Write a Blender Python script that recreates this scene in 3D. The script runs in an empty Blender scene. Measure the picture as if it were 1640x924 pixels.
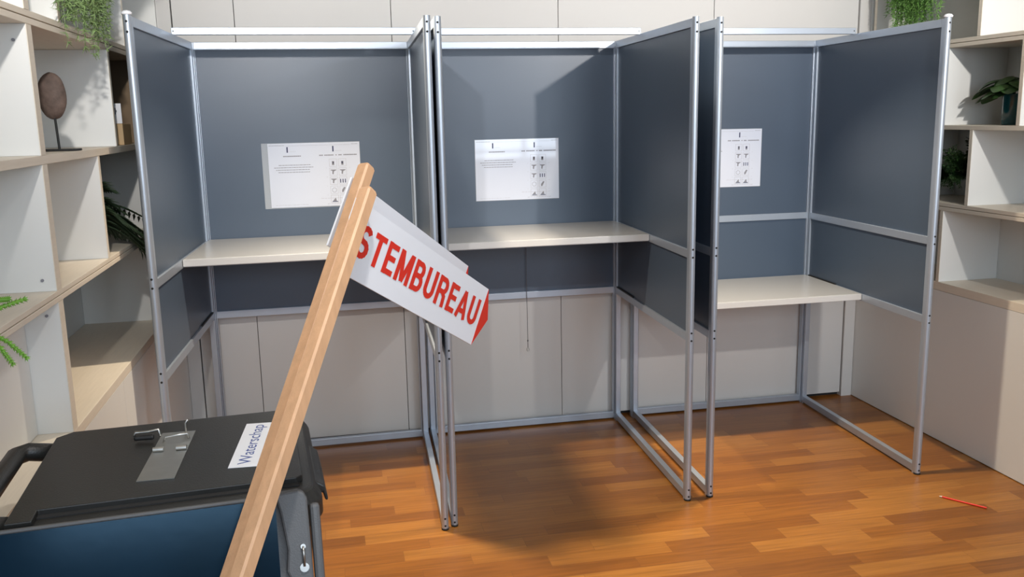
import bpy, bmesh, math, random
from mathutils import Vector, Matrix
random.seed(7)
S = bpy.context.scene
COL = S.collection
PI = math.pi
# ------------------------------------------------------------------ camera
CAM = (-0.4497, -4.3742, 1.5976); YAW, PITCH, ROLL, FPX = 0.1983, -0.1901, -0.0207, 1433.1
def cam_axes():
    cy, sy, cp, sp = math.cos(YAW), math.sin(YAW), math.cos(PITCH), math.sin(PITCH)
    f = Vector((sy*cp, cy*cp, sp)); r = Vector((cy, -sy, 0)); u = r.cross(f)
    c, s = math.cos(ROLL), math.sin(ROLL)
    return c*r+s*u, -s*r+c*u, f
cr, cu, cf = cam_axes()
cd = bpy.data.cameras.new('camera'); cam = bpy.data.objects.new('camera', cd); COL.objects.link(cam)
M = Matrix((cr, cu, -cf)).transposed().to_4x4(); M.translation = Vector(CAM)
cam.matrix_world = M
cd.sensor_width = 36; cd.lens = FPX/1640*36; cd.clip_start = 0.05
S.camera = cam
# ------------------------------------------------------------------ light
S.view_settings.view_transform = 'Standard'; S.view_settings.look = 'None'
S.view_settings.gamma = 1; S.view_settings.use_curve_mapping = False
S.view_settings.exposure = 0.0
w = bpy.data.worlds.new('world'); S.world = w; w.use_nodes = True
w.node_tree.nodes['Background'].inputs[0].default_value = (0.55, 0.72, 1, 1)
w.node_tree.nodes['Background'].inputs[1].default_value = 1.0
def area(name, loc, rot, sx, sy, energy, color, shape='RECTANGLE', spread=PI):
    l = bpy.data.lights.new(name, 'AREA'); l.shape = shape; l.size = sx; l.size_y = sy
    l.energy = energy; l.color = color; l.spread = spread
    o = bpy.data.objects.new(name, l); COL.objects.link(o); o.location = loc; o.rotation_euler = rot
    return o
DAY = (0.78, 0.89, 1.0)
# daylight entering the windows behind the camera
area('daylight_high_window', (-0.35, -6.62, 2.2), (PI/2, 0, 0), 2.3, 1.6, 58, DAY)
area('daylight_right_window', (1.88, -6.62, 2.05), (PI/2, 0, 0), 1.3, 2.0, 78, DAY)
WARM = (1.0, 0.84, 0.64)
# x, y, energy, tilt towards the booths, beam spread
SPOTS = [(-0.2, -0.98, 20, 0, 96), (1.2, -0.98, 19, 0, 96), (-0.75, -3.4, 13, 90, 88), (1.75, -3.4, 21, 90, 88), (-0.3, -3.3, 4.5, 18, 95)]  # last lamp is an added fill, only to brighten stakes, signs and lid
for i, (x, y, e, tl, spd) in enumerate(SPOTS):
    t_ = math.radians(tl)
    area('ceiling_lamp_light', (x, y+0.004*math.sin(t_), 2.50-0.004*math.cos(t_)), (t_, 0, 0), 0.065, 0.065, e, WARM if tl == 0 else (1.0, 0.95, 0.90), 'DISK', math.radians(spd))
# ------------------------------------------------------------------ materials
def mat(name, col, rough=0.5, metal=0.0, var=0.0, vscale=8, bump=0.0, bscale=60, spec=0.5, stretch=None, alpha=1, trans=0, coat=0):
    m = bpy.data.materials.new(name); m.use_nodes = True
    nt = m.node_tree; b = nt.nodes['Principled BSDF']
    b.inputs['Base Color'].default_value = (*col, 1); b.inputs['Roughness'].default_value = rough
    b.inputs['Metallic'].default_value = metal; b.inputs['Specular IOR Level'].default_value = spec
    b.inputs['Transmission Weight'].default_value = trans; b.inputs['Alpha'].default_value = alpha
    b.inputs['Coat Weight'].default_value = coat
    tc = nt.nodes.new('ShaderNodeTexCoord'); mp = nt.nodes.new('ShaderNodeMapping')
    nt.links.new(tc.outputs['Object'], mp.inputs[0])
    if stretch: mp.inputs['Scale'].default_value = stretch
    n = nt.nodes.new('ShaderNodeTexNoise'); n.inputs['Scale'].default_value = vscale; n.inputs['Detail'].default_value = 5
    nt.links.new(mp.outputs[0], n.inputs[0])
    mix = nt.nodes.new('ShaderNodeMix'); mix.data_type = 'RGBA'
    mix.inputs[6].default_value = (*[c*(1-var) for c in col], 1); mix.inputs[7].default_value = (*[min(1, c*(1+var)) for c in col], 1)
    nt.links.new(n.outputs['Fac'], mix.inputs[0]); nt.links.new(mix.outputs[2], b.inputs['Base Color'])
    if bump:
        n2 = nt.nodes.new('ShaderNodeTexNoise'); n2.inputs['Scale'].default_value = bscale
        nt.links.new(mp.outputs[0], n2.inputs[0])
        bp = nt.nodes.new('ShaderNodeBump'); bp.inputs['Strength'].default_value = bump; bp.inputs['Distance'].default_value = 0.002
        nt.links.new(n2.outputs['Fac'], bp.inputs['Height']); nt.links.new(bp.outputs[0], b.inputs['Normal'])
    return m
m_alu = mat('brushed_aluminium', (0.47, 0.53, 0.61), 0.42, 0.65, 0.04, 20, 0.015, 200)
m_sheet = mat('grey_panel_sheet', (0.062, 0.090, 0.134), 0.40, 0, 0.05, 3, 0.03, 90, spec=0.7)
m_laminate = mat('cream_laminate', (0.40, 0.405, 0.405), 0.26, 0, 0.02, 4)
m_edge = mat('shelf_edge_band', (0.62, 0.62, 0.61), 0.35)
m_wall = mat('cream_wall_panel', (0.595, 0.585, 0.565), 0.5, 0, 0.02, 2, 0.02, 120)
m_unit = mat('white_melamine', (0.76, 0.765, 0.74), 0.42, 0, 0.02, 3)
m_birch = mat('birch_edge', (0.76, 0.69, 0.575), 0.45, 0, 0.08, 12, 0.05, 60, stretch=(12, 1, 12))
m_dark = mat('black_gap_and_shade', (0.02, 0.02, 0.02), 0.8)
m_binblack = mat('black_bin_plastic', (0.018, 0.018, 0.017), 0.42, 0, 0.1, 30, 0.25, 350)
m_bingrey = mat('grey_bin_plastic', (0.10, 0.102, 0.105), 0.45, 0, 0.08, 30, 0.2, 350)
m_binglossy = mat('glossy_dark_lid_lining', (0.002, 0.012, 0.026), 0.16, 0, 0.2, 3, 0.03, 40, spec=0.35)
m_binglossy.node_tree.nodes['Principled BSDF'].inputs['Specular Tint'].default_value = (0.45, 0.75, 1, 1)
m_white = mat('white_board', (0.88, 0.90, 0.94), 0.35, 0, 0.01, 3)
m_red = mat('red_print', (0.75, 0.03, 0.015), 0.4)
m_stake = mat('oiled_wood_stake', (0.63, 0.37, 0.205), 0.45, 0, 0.22, 9, 0.15, 50, stretch=(7, 7, 0.8))
m_paper = mat('printed_paper', (0.69, 0.73, 0.83), 0.55, 0, 0.01, 3, coat=1)
m_paper.node_tree.nodes['Principled BSDF'].inputs['Coat Roughness'].default_value = 0.05
m_ink = mat('grey_ink', (0.24, 0.24, 0.27), 0.6)
m_inkfaint = mat('faint_ink', (0.45, 0.45, 0.49), 0.6)
m_navy = mat('navy_ink', (0.02, 0.03, 0.10), 0.6)
m_blueink = mat('blue_ink', (0.05, 0.09, 0.33), 0.5)
m_pouch = mat('clear_laminating_film', (0.9, 0.95, 1.0), 0.12, alpha=0.28)
m_steel = mat('zinc_steel', (0.50, 0.50, 0.48), 0.36, 1.0, 0.15, 25, 0.1, 80)
m_rubber = mat('black_rubber', (0.015, 0.015, 0.015), 0.6)
m_stone = mat('brown_pitted_stone', (0.115, 0.08, 0.065), 0.75, 0, 0.75, 42, 1.0, 60)
m_blackmetal = mat('black_iron', (0.02, 0.02, 0.02), 0.5, 0.4)
m_fern = mat('bright_fern_green', (0.16, 0.33, 0.07), 0.6, 0, 0.4, 30)
m_ivy = mat('grey_green_foliage', (0.20, 0.30, 0.11), 0.6, 0, 0.4, 30)
m_darkleaf = mat('dark_leaf_green', (0.035, 0.085, 0.022), 0.4, 0, 0.4, 14)
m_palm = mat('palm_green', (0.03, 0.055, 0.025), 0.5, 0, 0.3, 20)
m_lime = mat('lime_sprig', (0.16, 0.36, 0.04), 0.5, 0, 0.3, 30)
m_teal = mat('teal_glass', (0.005, 0.085, 0.10), 0.07, 0, 0.1, 4, spec=1.0)
m_pot = mat('dark_pot', (0.03, 0.03, 0.03), 0.4)
m_potclay = mat('white_pot', (0.6, 0.58, 0.54), 0.5)
m_boxwood = mat('pale_wooden_box', (0.55, 0.38, 0.20), 0.5, 0, 0.12, 15)
m_brown = mat('brown_veneer', (0.22, 0.15, 0.085), 0.6, 0, 0.1, 6, stretch=(1, 1, 8))
m_cord = mat('grey_cord', (0.10, 0.10, 0.11), 0.5)
m_frame = mat('window_frame_white', (0.75, 0.75, 0.73), 0.4)
m_ceiling = mat('ceiling_white', (0.78, 0.76, 0.72), 0.8)

def floor_mat():
    m = bpy.data.materials.new('oak_strip_parquet'); m.use_nodes = True
    nt = m.node_tree; N = nt.nodes; L = nt.links; b = N['Principled BSDF']
    tc = N.new('ShaderNodeTexCoord'); sp = N.new('ShaderNodeSeparateXYZ'); L.new(tc.outputs['Object'], sp.inputs[0])
    def mth(op, a, bb=None):
        n = N.new('ShaderNodeMath'); n.operation = op
        for i, v in enumerate((a, bb)):
            if v is None: continue
            if isinstance(v, (int, float)): n.inputs[i].default_value = v
            else: L.new(v, n.inputs[i])
        return n.outputs[0]
    yr = mth('DIVIDE', sp.outputs['Y'], 0.082); row = mth('FLOOR', yr)
    wn = N.new('ShaderNodeTexWhiteNoise'); wn.noise_dimensions = '1D'; L.new(row, wn.inputs['W'])
    xo = mth('ADD', mth('DIVIDE', sp.outputs['X'], 0.46), mth('MULTIPLY', wn.outputs['Value'], 7.0)); colm = mth('FLOOR', xo)
    cb = N.new('ShaderNodeCombineXYZ'); L.new(row, cb.inputs[0]); L.new(colm, cb.inputs[1])
    w2 = N.new('ShaderNodeTexWhiteNoise'); w2.noise_dimensions = '2D'; L.new(cb.outputs[0], w2.inputs['Vector'])
    rp = N.new('ShaderNodeValToRGB'); L.new(w2.outputs['Value'], rp.inputs[0])
    e = rp.color_ramp.elements
    e[0].position = 0; e[0].color = (0.205, 0.072, 0.012, 1)
    e[1].position = 1; e[1].color = (0.345, 0.143, 0.027, 1)
    k = rp.color_ramp.elements.new(0.5); k.color = (0.270, 0.100, 0.016, 1)
    mp = N.new('ShaderNodeMapping'); mp.inputs['Scale'].default_value = (1.2, 22, 1); L.new(tc.outputs['Object'], mp.inputs[0])
    off = N.new('ShaderNodeVectorMath'); off.operation = 'ADD'; L.new(mp.outputs[0], off.inputs[0])
    sc_ = N.new('ShaderNodeVectorMath'); sc_.operation = 'SCALE'; sc_.inputs['Scale'].default_value = 13; L.new(w2.outputs['Color'], sc_.inputs[0]); L.new(sc_.outputs[0], off.inputs[1])
    gn = N.new('ShaderNodeTexNoise'); gn.inputs['Scale'].default_value = 4; gn.inputs['Detail'].default_value = 6; L.new(off.outputs[0], gn.inputs[0])
    mx = N.new('ShaderNodeMix'); mx.data_type = 'RGBA'; mx.blend_type = 'MULTIPLY'; mx.inputs[0].default_value = 1
    gr = N.new('ShaderNodeMapRange'); gr.inputs[3].default_value = 0.80; gr.inputs[4].default_value = 1.18; gr.inputs[1].default_value = .3; gr.inputs[2].default_value = .7
    L.new(gn.outputs['Fac'], gr.inputs[0]); L.new(rp.outputs[0], mx.inputs[6]); L.new(gr.outputs[0], mx.inputs[7])
    fy = mth('FRACT', yr); fx = mth('FRACT', xo)
    seam = mth('MAXIMUM', mth('LESS_THAN', fy, 0.018), mth('LESS_THAN', fx, 0.004))
    mx2 = N.new('ShaderNodeMix'); mx2.data_type = 'RGBA'; L.new(mth('MULTIPLY', seam, 0.45), mx2.inputs[0])
    L.new(mx.outputs[2], mx2.inputs[6]); mx2.inputs[7].default_value = (0.12, 0.045, 0.015, 1)
    L.new(mx2.outputs[2], b.inputs['Base Color']); b.inputs['Roughness'].default_value = 0.33
    return m
m_floor = floor_mat()

# ------------------------------------------------------------------ mesh helpers
class MB:
    def __init__(s): s.v = []; s.f = []; s.smooth = set()
    def add(s, vs, fs, smooth=False):
        o = len(s.v); s.v += [Vector(v) for v in vs]
        for f in fs:
            if smooth: s.smooth.add(len(s.f))
            s.f.append([i+o for i in f])
        return s
    def box(s, a, b):
        x0, y0, z0 = [min(p, q) for p, q in zip(a, b)]; x1, y1, z1 = [max(p, q) for p, q in zip(a, b)]
        return s.add([(x0,y0,z0),(x1,y0,z0),(x1,y1,z0),(x0,y1,z0),(x0,y0,z1),(x1,y0,z1),(x1,y1,z1),(x0,y1,z1)],
                     [(3,2,1,0),(4,5,6,7),(0,1,5,4),(1,2,6,5),(2,3,7,6),(3,0,4,7)])
    def obox(s, o, ax, ay, az, lo, hi):   # box in a local frame
        P = lambda x, y, z: Vector(o)+ax*x+ay*y+az*z
        t = MB(); t.box(lo, hi)
        return s.add([P(*v) for v in t.v], t.f)
    def bar(s, p0, p1, wd, ht):            # rectangular bar, wd sideways, ht upwards
        p0 = Vector(p0); p1 = Vector(p1); d = (p1-p0); L = d.length; d.normalize()
        up = Vector((0,0,1)) if abs(d.z) < 0.95 else Vector((0,1,0))
        sd = d.cross(up).normalized(); up = sd.cross(d)
        return s.obox(p0, d, sd, up, (0,-wd/2,-ht/2), (L,wd/2,ht/2))
    def cyl(s, p0, p1, r0, r1=None, n=16, cap=True):
        if r1 is None: r1 = r0
        p0 = Vector(p0); p1 = Vector(p1); d = (p1-p0).normalized()
        a = d.orthogonal().normalized(); b = d.cross(a)
        vs = [p0+(a*math.cos(2*PI*i/n)+b*math.sin(2*PI*i/n))*r0 for i in range(n)]+[p1+(a*math.cos(2*PI*i/n)+b*math.sin(2*PI*i/n))*r1 for i in range(n)]
        s.add(vs, [(i,(i+1)%n,n+(i+1)%n,n+i) for i in range(n)], True)
        if cap: s.add(vs, [tuple(range(n))[::-1], tuple(range(n,2*n))])
        return s
    def tube(s, pts, r, n=8, r1=None):
        pts = [Vector(p) for p in pts]; K = len(pts); rings = []
        a = (pts[1]-pts[0]).orthogonal().normalized()
        for i, p in enumerate(pts):
            d = (pts[min(i+1,K-1)]-pts[max(i-1,0)]).normalized()
            a = (a-d*a.dot(d)).normalized(); b = d.cross(a)
            rr = r if r1 is None else r+(r1-r)*i/(K-1)
            rings.append([p+(a*math.cos(2*PI*j/n)+b*math.sin(2*PI*j/n))*rr for j in range(n)])
        vs = [v for q in rings for v in q]
        fs = [(i*n+j,i*n+(j+1)%n,(i+1)*n+(j+1)%n,(i+1)*n+j) for i in range(K-1) for j in range(n)]
        fs += [tuple(range(n))[::-1], tuple(range((K-1)*n,K*n))]
        return s.add(vs, fs, True)
    def lathe(s, o, prof, n=28, ax=None, ay=None, az=None):
        ax = ax or Vector((1,0,0)); ay = ay or Vector((0,1,0)); az = az or Vector((0,0,1)); o = Vector(o)
        vs = [o+(ax*math.cos(2*PI*j/n)+ay*math.sin(2*PI*j/n))*r+az*z for r, z in prof for j in range(n)]
        K = len(prof)
        fs = [(i*n+j,i*n+(j+1)%n,(i+1)*n+(j+1)%n,(i+1)*n+j) for i in range(K-1) for j in range(n)]
        return s.add(vs, fs+[tuple(range(n))[::-1], tuple(range((K-1)*n,K*n))], True)
    def prism(s, o, ax, ay, az, poly, z0, z1):   # polygon in ax/ay extruded along az
        o = Vector(o); n = len(poly)
        vs = [o+ax*x+ay*y+az*z0 for x, y in poly]+[o+ax*x+ay*y+az*z1 for x, y in poly]
        return s.add(vs, [tuple(range(n))[::-1], tuple(range(n,2*n))]+[(i,(i+1)%n,n+(i+1)%n,n+i) for i in range(n)])
    def build(s, name, m, parent=None, bevel=0, seg=2):
        off = Vector(parent.get('_w', (0,0,0))) if parent is not None else Vector((0,0,0))
        me = bpy.data.meshes.new(name); me.from_pydata([v-off for v in s.v], [], s.f); me.update()
        for i in s.smooth: me.polygons[i].use_smooth = True
        bm = bmesh.new(); bm.from_mesh(me); bmesh.ops.recalc_face_normals(bm, faces=bm.faces); bm.to_mesh(me); bm.free()
        me.materials.append(m)
        o = bpy.data.objects.new(name, me); COL.objects.link(o)
        if parent is not None: o.parent = parent; o['_w'] = tuple(off)
        if bevel:
            b = o.modifiers.new('bevel', 'BEVEL'); b.width = bevel; b.segments = seg; b.limit_method = 'ANGLE'
        return o
def tag(o, label=None, cat=None, group=None, kind=None):
    if label: o['label'] = label
    if cat: o['category'] = cat
    if group: o['group'] = group
    if kind: o['kind'] = kind
    return o
def thing(name, loc, label, cat, group=None):
    o = bpy.data.objects.new(name, None); COL.objects.link(o); o.location = loc; o['_w'] = tuple(loc)
    o.empty_display_size = 0.1
    return tag(o, label, cat, group)
def struct(name, mb, m, parent=None, bevel=0):
    o = mb.build(name, m, parent, bevel)
    if parent is None: o['kind'] = 'structure'
    return o
def text_geo(txt, bold=0.0):
    c = bpy.data.curves.new('t', 'FONT'); c.body = txt; c.offset = bold; c.size = 1
    o = bpy.data.objects.new('t', c); COL.objects.link(o)
    bpy.context.view_layer.update()
    me = bpy.data.meshes.new_from_object(o.evaluated_get(bpy.context.evaluated_depsgraph_get()))
    vs = [v.co.copy() for v in me.vertices]; fs = [tuple(p.vertices) for p in me.polygons]
    bpy.data.objects.remove(o); bpy.data.curves.remove(c); bpy.data.meshes.remove(me)
    return vs, fs
def put_text(mb, txt, o, ax, ay, w_, h_, bold=0.0, lift=None):
    vs, fs = text_geo(txt, bold)
    x0 = min(v.x for v in vs); x1 = max(v.x for v in vs); y0 = min(v.y for v in vs); y1 = max(v.y for v in vs)
    o = Vector(o); n = lift or Vector((0,0,0))
    mb.add([o+ax*((v.x-x0)/(x1-x0)*w_)+ay*((v.y-y0)/(y1-y0)*h_)+n for v in vs], fs)
def X(*a): return Vector(a)
EX, EY, EZ = X(1,0,0), X(0,1,0), X(0,0,1)

# ------------------------------------------------------------------ the room
XL, XR, YW, YB, ZC = -1.167, 2.39, 0.045, -6.5, 3.2
struct('floor', MB().box((-4.3, -6.6, -0.05), (5.4, 0.3, 0)), m_floor)
struct('ceiling', MB().box((-4.3, -6.6, ZC), (5.4, 0.3, ZC+0.05)), m_ceiling)
struct('wall_left', MB().box((-1.60, -3.03, 0), (-1.53, 0.3, ZC)).box((-4.2, -3.13, 0), (-1.17, -3.03, ZC)).box((-4.3, -6.6, 0), (-4.2, -3.03, ZC)), m_wall)
struct('wall_right', MB().box((2.72, -3.03, 0), (2.79, 0.3, ZC)).box((2.39, -3.13, 0), (5.3, -3.03, ZC)).box((5.3, -6.6, 0), (5.4, -3.03, ZC)), m_wall)
# far wall of tall panels with open joints
wf = MB()
seams = [-1.103, -0.832, -0.118, 0.697, 1.514, 2.325]
for a, b in zip(seams[:-1], seams[1:]):
    wf.box((a+0.0015, YW, 0.022), (b-0.0015, YW+0.018, ZC))
wall_far = struct('wall_far', wf, m_wall, bevel=0.001)
struct('wall_far_backing', MB().box((-1.53, YW+0.03, 0), (2.72, YW+0.10, ZC)), m_dark)
bpy.data.objects['wall_far_backing'].name = 'wall_back'
struct('trim_1', MB().box((XL, YW-0.012, 0), (-1.106, YW+0.03, ZC)), m_wall, bevel=0.001)
struct('trim_2', MB().box((2.328, YW-0.012, 0), (XR, YW+0.03, ZC)), m_wall, bevel=0.001)
# wall with windows behind the camera
wb = MB()
W1 = (-1.5, 0.8, 1.4, 3.0); W2 = (1.22, 2.55, 1.05, 3.05)
for q in ((-4.2, 5.3, 0, 1.05), (-4.2, 5.3, 3.05, ZC), (-4.2, -1.5, 1.05, 3.05), (0.8, 1.22, 1.05, 3.05), (2.55, 5.3, 1.05, 3.05), (-1.5, 0.8, 1.05, 1.4), (-1.5, 0.8, 3.0, 3.05)):
    wb.box((q[0], YB-0.1, q[2]), (q[1], YB, q[3]))
struct('wall_window_side', wb, m_wall)
for k, (a, b, c, d) in enumerate((W1, W2)):
    f = MB()
    f.box((a, YB-0.07, c), (b, YB-0.02, c+0.05)); f.box((a, YB-0.07, d-0.05), (b, YB-0.02, d))
    f.box((a, YB-0.07, c+0.05), (a+0.05, YB-0.02, d-0.05)); f.box((b-0.05, YB-0.07, c+0.05), (b, YB-0.02, d-0.05))
    if k:
        f.box((1.90, YB-0.07, c+0.05), (1.95, YB-0.02, d-0.05)); f.box((a+0.05, YB-0.07, 1.16), (1.90, YB-0.02, 1.20)); f.box((1.95, YB-0.07, 1.16), (b-0.05, YB-0.02, 1.20))
    o = struct('window_%d' % (k+1), f, m_frame)
for (x, y, e, tl, spd), wh in zip(SPOTS, ('above the joint of the left and middle booths', 'above the joint of the middle and right booths', 'in front of the left booth, above the signs', 'in front of the right booth', 'added out of view to brighten the stakes and signs, above the open grey bin')):
    t = thing('ceiling_spotlight', (x, y, ZC), 'white cylindrical ceiling spotlight '+wh, 'ceiling light', 'ceiling spotlights')
    t_ = math.radians(tl); bk = X(0, -math.sin(t_), math.cos(t_)); sd_ = X(0, math.cos(t_), math.sin(t_))
    MB().cyl((x, y-0.08*math.sin(t_), ZC-0.001), (x, y-0.08*math.sin(t_), 2.50+0.08*math.cos(t_)+0.04), 0.006, n=10).build('rod', m_frame, t)
    hs = MB(); n_ = 24; P0 = X(x, y, 2.50); prof = [(0.046, 0), (0.055, 0), (0.055, 0.16), (0.0, 0.165), (0.0, 0.150), (0.046, 0.14), (0.046, 0)]
    vs_ = [P0+(EX*math.cos(2*PI*j/n_)+sd_*math.sin(2*PI*j/n_))*r_+bk*h_ for r_, h_ in prof for j in range(n_)]
    hs.add(vs_, [(i*n_+j, i*n_+(j+1)%n_, (i+1)*n_+(j+1)%n_, (i+1)*n_+j) for i in range(len(prof)-1) for j in range(n_)], True)
    hs.build('lamp_housing', m_frame, t)
# ------------------------------------------------------------------ shelving units
def unit(name, label, xf, sgn, rows, dividers, y_end, base_seams, brown=None):
    """sgn -1: the unit reaches to -x behind its face plane"""
    dep = 0.33; yb = YW-0.02
    t = thing(name, (xf+sgn*dep/2, (y_end+yb)/2, 0), label, 'shelving unit')
    xb = xf+sgn*dep
    def b(x0, y0, z0, x1, y1, z1): return MB().box((x0, y0, z0), (x1, y1, z1))
    b(xb, y_end, 0, xb-sgn*0.012, yb, ZC-0.01).build('back_panel', m_unit, t)
    b(xf+sgn*0.001, yb+0.0005, 0.004, xb-sgn*0.013, yb+0.018, ZC-0.012).build('end_panel', m_unit, t)
    # plinth cupboard
    base = rows[0][0]
    ys = [y_end]+base_seams+[yb]
    for a, c in zip(ys[:-1], ys[1:]):
        b(xf, a+0.001, 0.004, xf+sgn*0.018, c-0.001, base-0.001).build('base_panel', m_unit, t)
    for z0, z1, dbl in rows:
        s_ = MB(); e_ = MB()
        zs = [(z0, z1)] if not dbl else [(z0, (z0+z1)/2-0.0012), ((z0+z1)/2+0.0012, z1)]
        for a, c in zs:
            s_.box((xf, y_end, a), (xb-sgn*0.013, yb, c))
        s_.build('shelf', m_birch, t, 0.0012)
    for i, lst in enumerate(dividers):
        z0 = rows[i][1]; z1 = rows[i+1][0] if i+1 < len(rows) else ZC-0.012
        for y0, y1 in lst:
            o = b(xf+sgn*0.002, y0, z0+0.0005, xb-sgn*0.013, y1, z1-0.0005).build('divider', m_unit, t)
            if brown == (i, y0): o.data.materials[0] = m_brown
            b(xf-sgn*0.0, y0, z0+0.0005, xf+sgn*0.0018, y1, z1-0.0005).build('edge_band', m_birch, o)
    return t, xb
rowsL = [(0.750, 0.780, 0), (1.140, 1.170, 1), (1.500, 1.523, 0), (1.850, 1.885, 1), (2.225, 2.25, 0)]
divL = [[(-3.0, -2.98), (-1.865, -1.825), (-0.44, -0.42)],
        [(-3.0, -2.98), (-1.865, -1.825), (-1.285, -1.265), (-0.44, -0.42)],
        [(-3.0, -2.98), (-1.865, -1.825), (-1.005, -0.985), (-0.44, -0.42)],
        [(-3.0, -2.98), (-1.865, -1.825), (-1.565, -1.545), (-0.70, -0.68)], [(-1.865, -1.825)]]
unitL, xbL = unit('wall_shelving_unit', 'white shelving wall with birch edges on the left, holding an oval stone on a stand', XL, -1, rowsL, divL, -3.02,
             [-1.845, -1.265, -0.62], (2, -0.44))
MB().box((XL-0.100, -2.97, 0.782), (XL-0.090, -1.867, 1.138)).build('niche_back', m_unit, unitL)
# small shelf pins / screw caps on the divider faces
for (y, z, x) in ((-1.868, 1.83-0.02, -1.20), (-1.868, 1.20, -1.20), (-1.868, 1.105, -1.20)):
    MB().cyl((x, y+0.003, z), (x, y-0.001, z), 0.004, n=10).build('screw_cap', m_ink, unitL)
rowsR = [(0.735, 0.775, 0), (1.118, 1.155, 1), (1.495, 1.515, 0), (1.866, 1.903, 1), (2.245, 2.27, 0)]
divR = [[(-0.64, -0.62)], [(-0.80, -0.78), (-0.30, -0.28)], [(-1.075, -1.055), (-0.60, -0.58)], [(-0.80, -0.78), (-0.02, 0.0)], [(-0.80, -0.78)]]
for l in divR: l.insert(0, (-3.0, -2.98))
unitR, xbR = unit('wall_shelving_unit', 'white shelving wall with birch edges on the right, above a plain closed base', XR, 1, rowsR, divR, -3.02, [-1.9])

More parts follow.
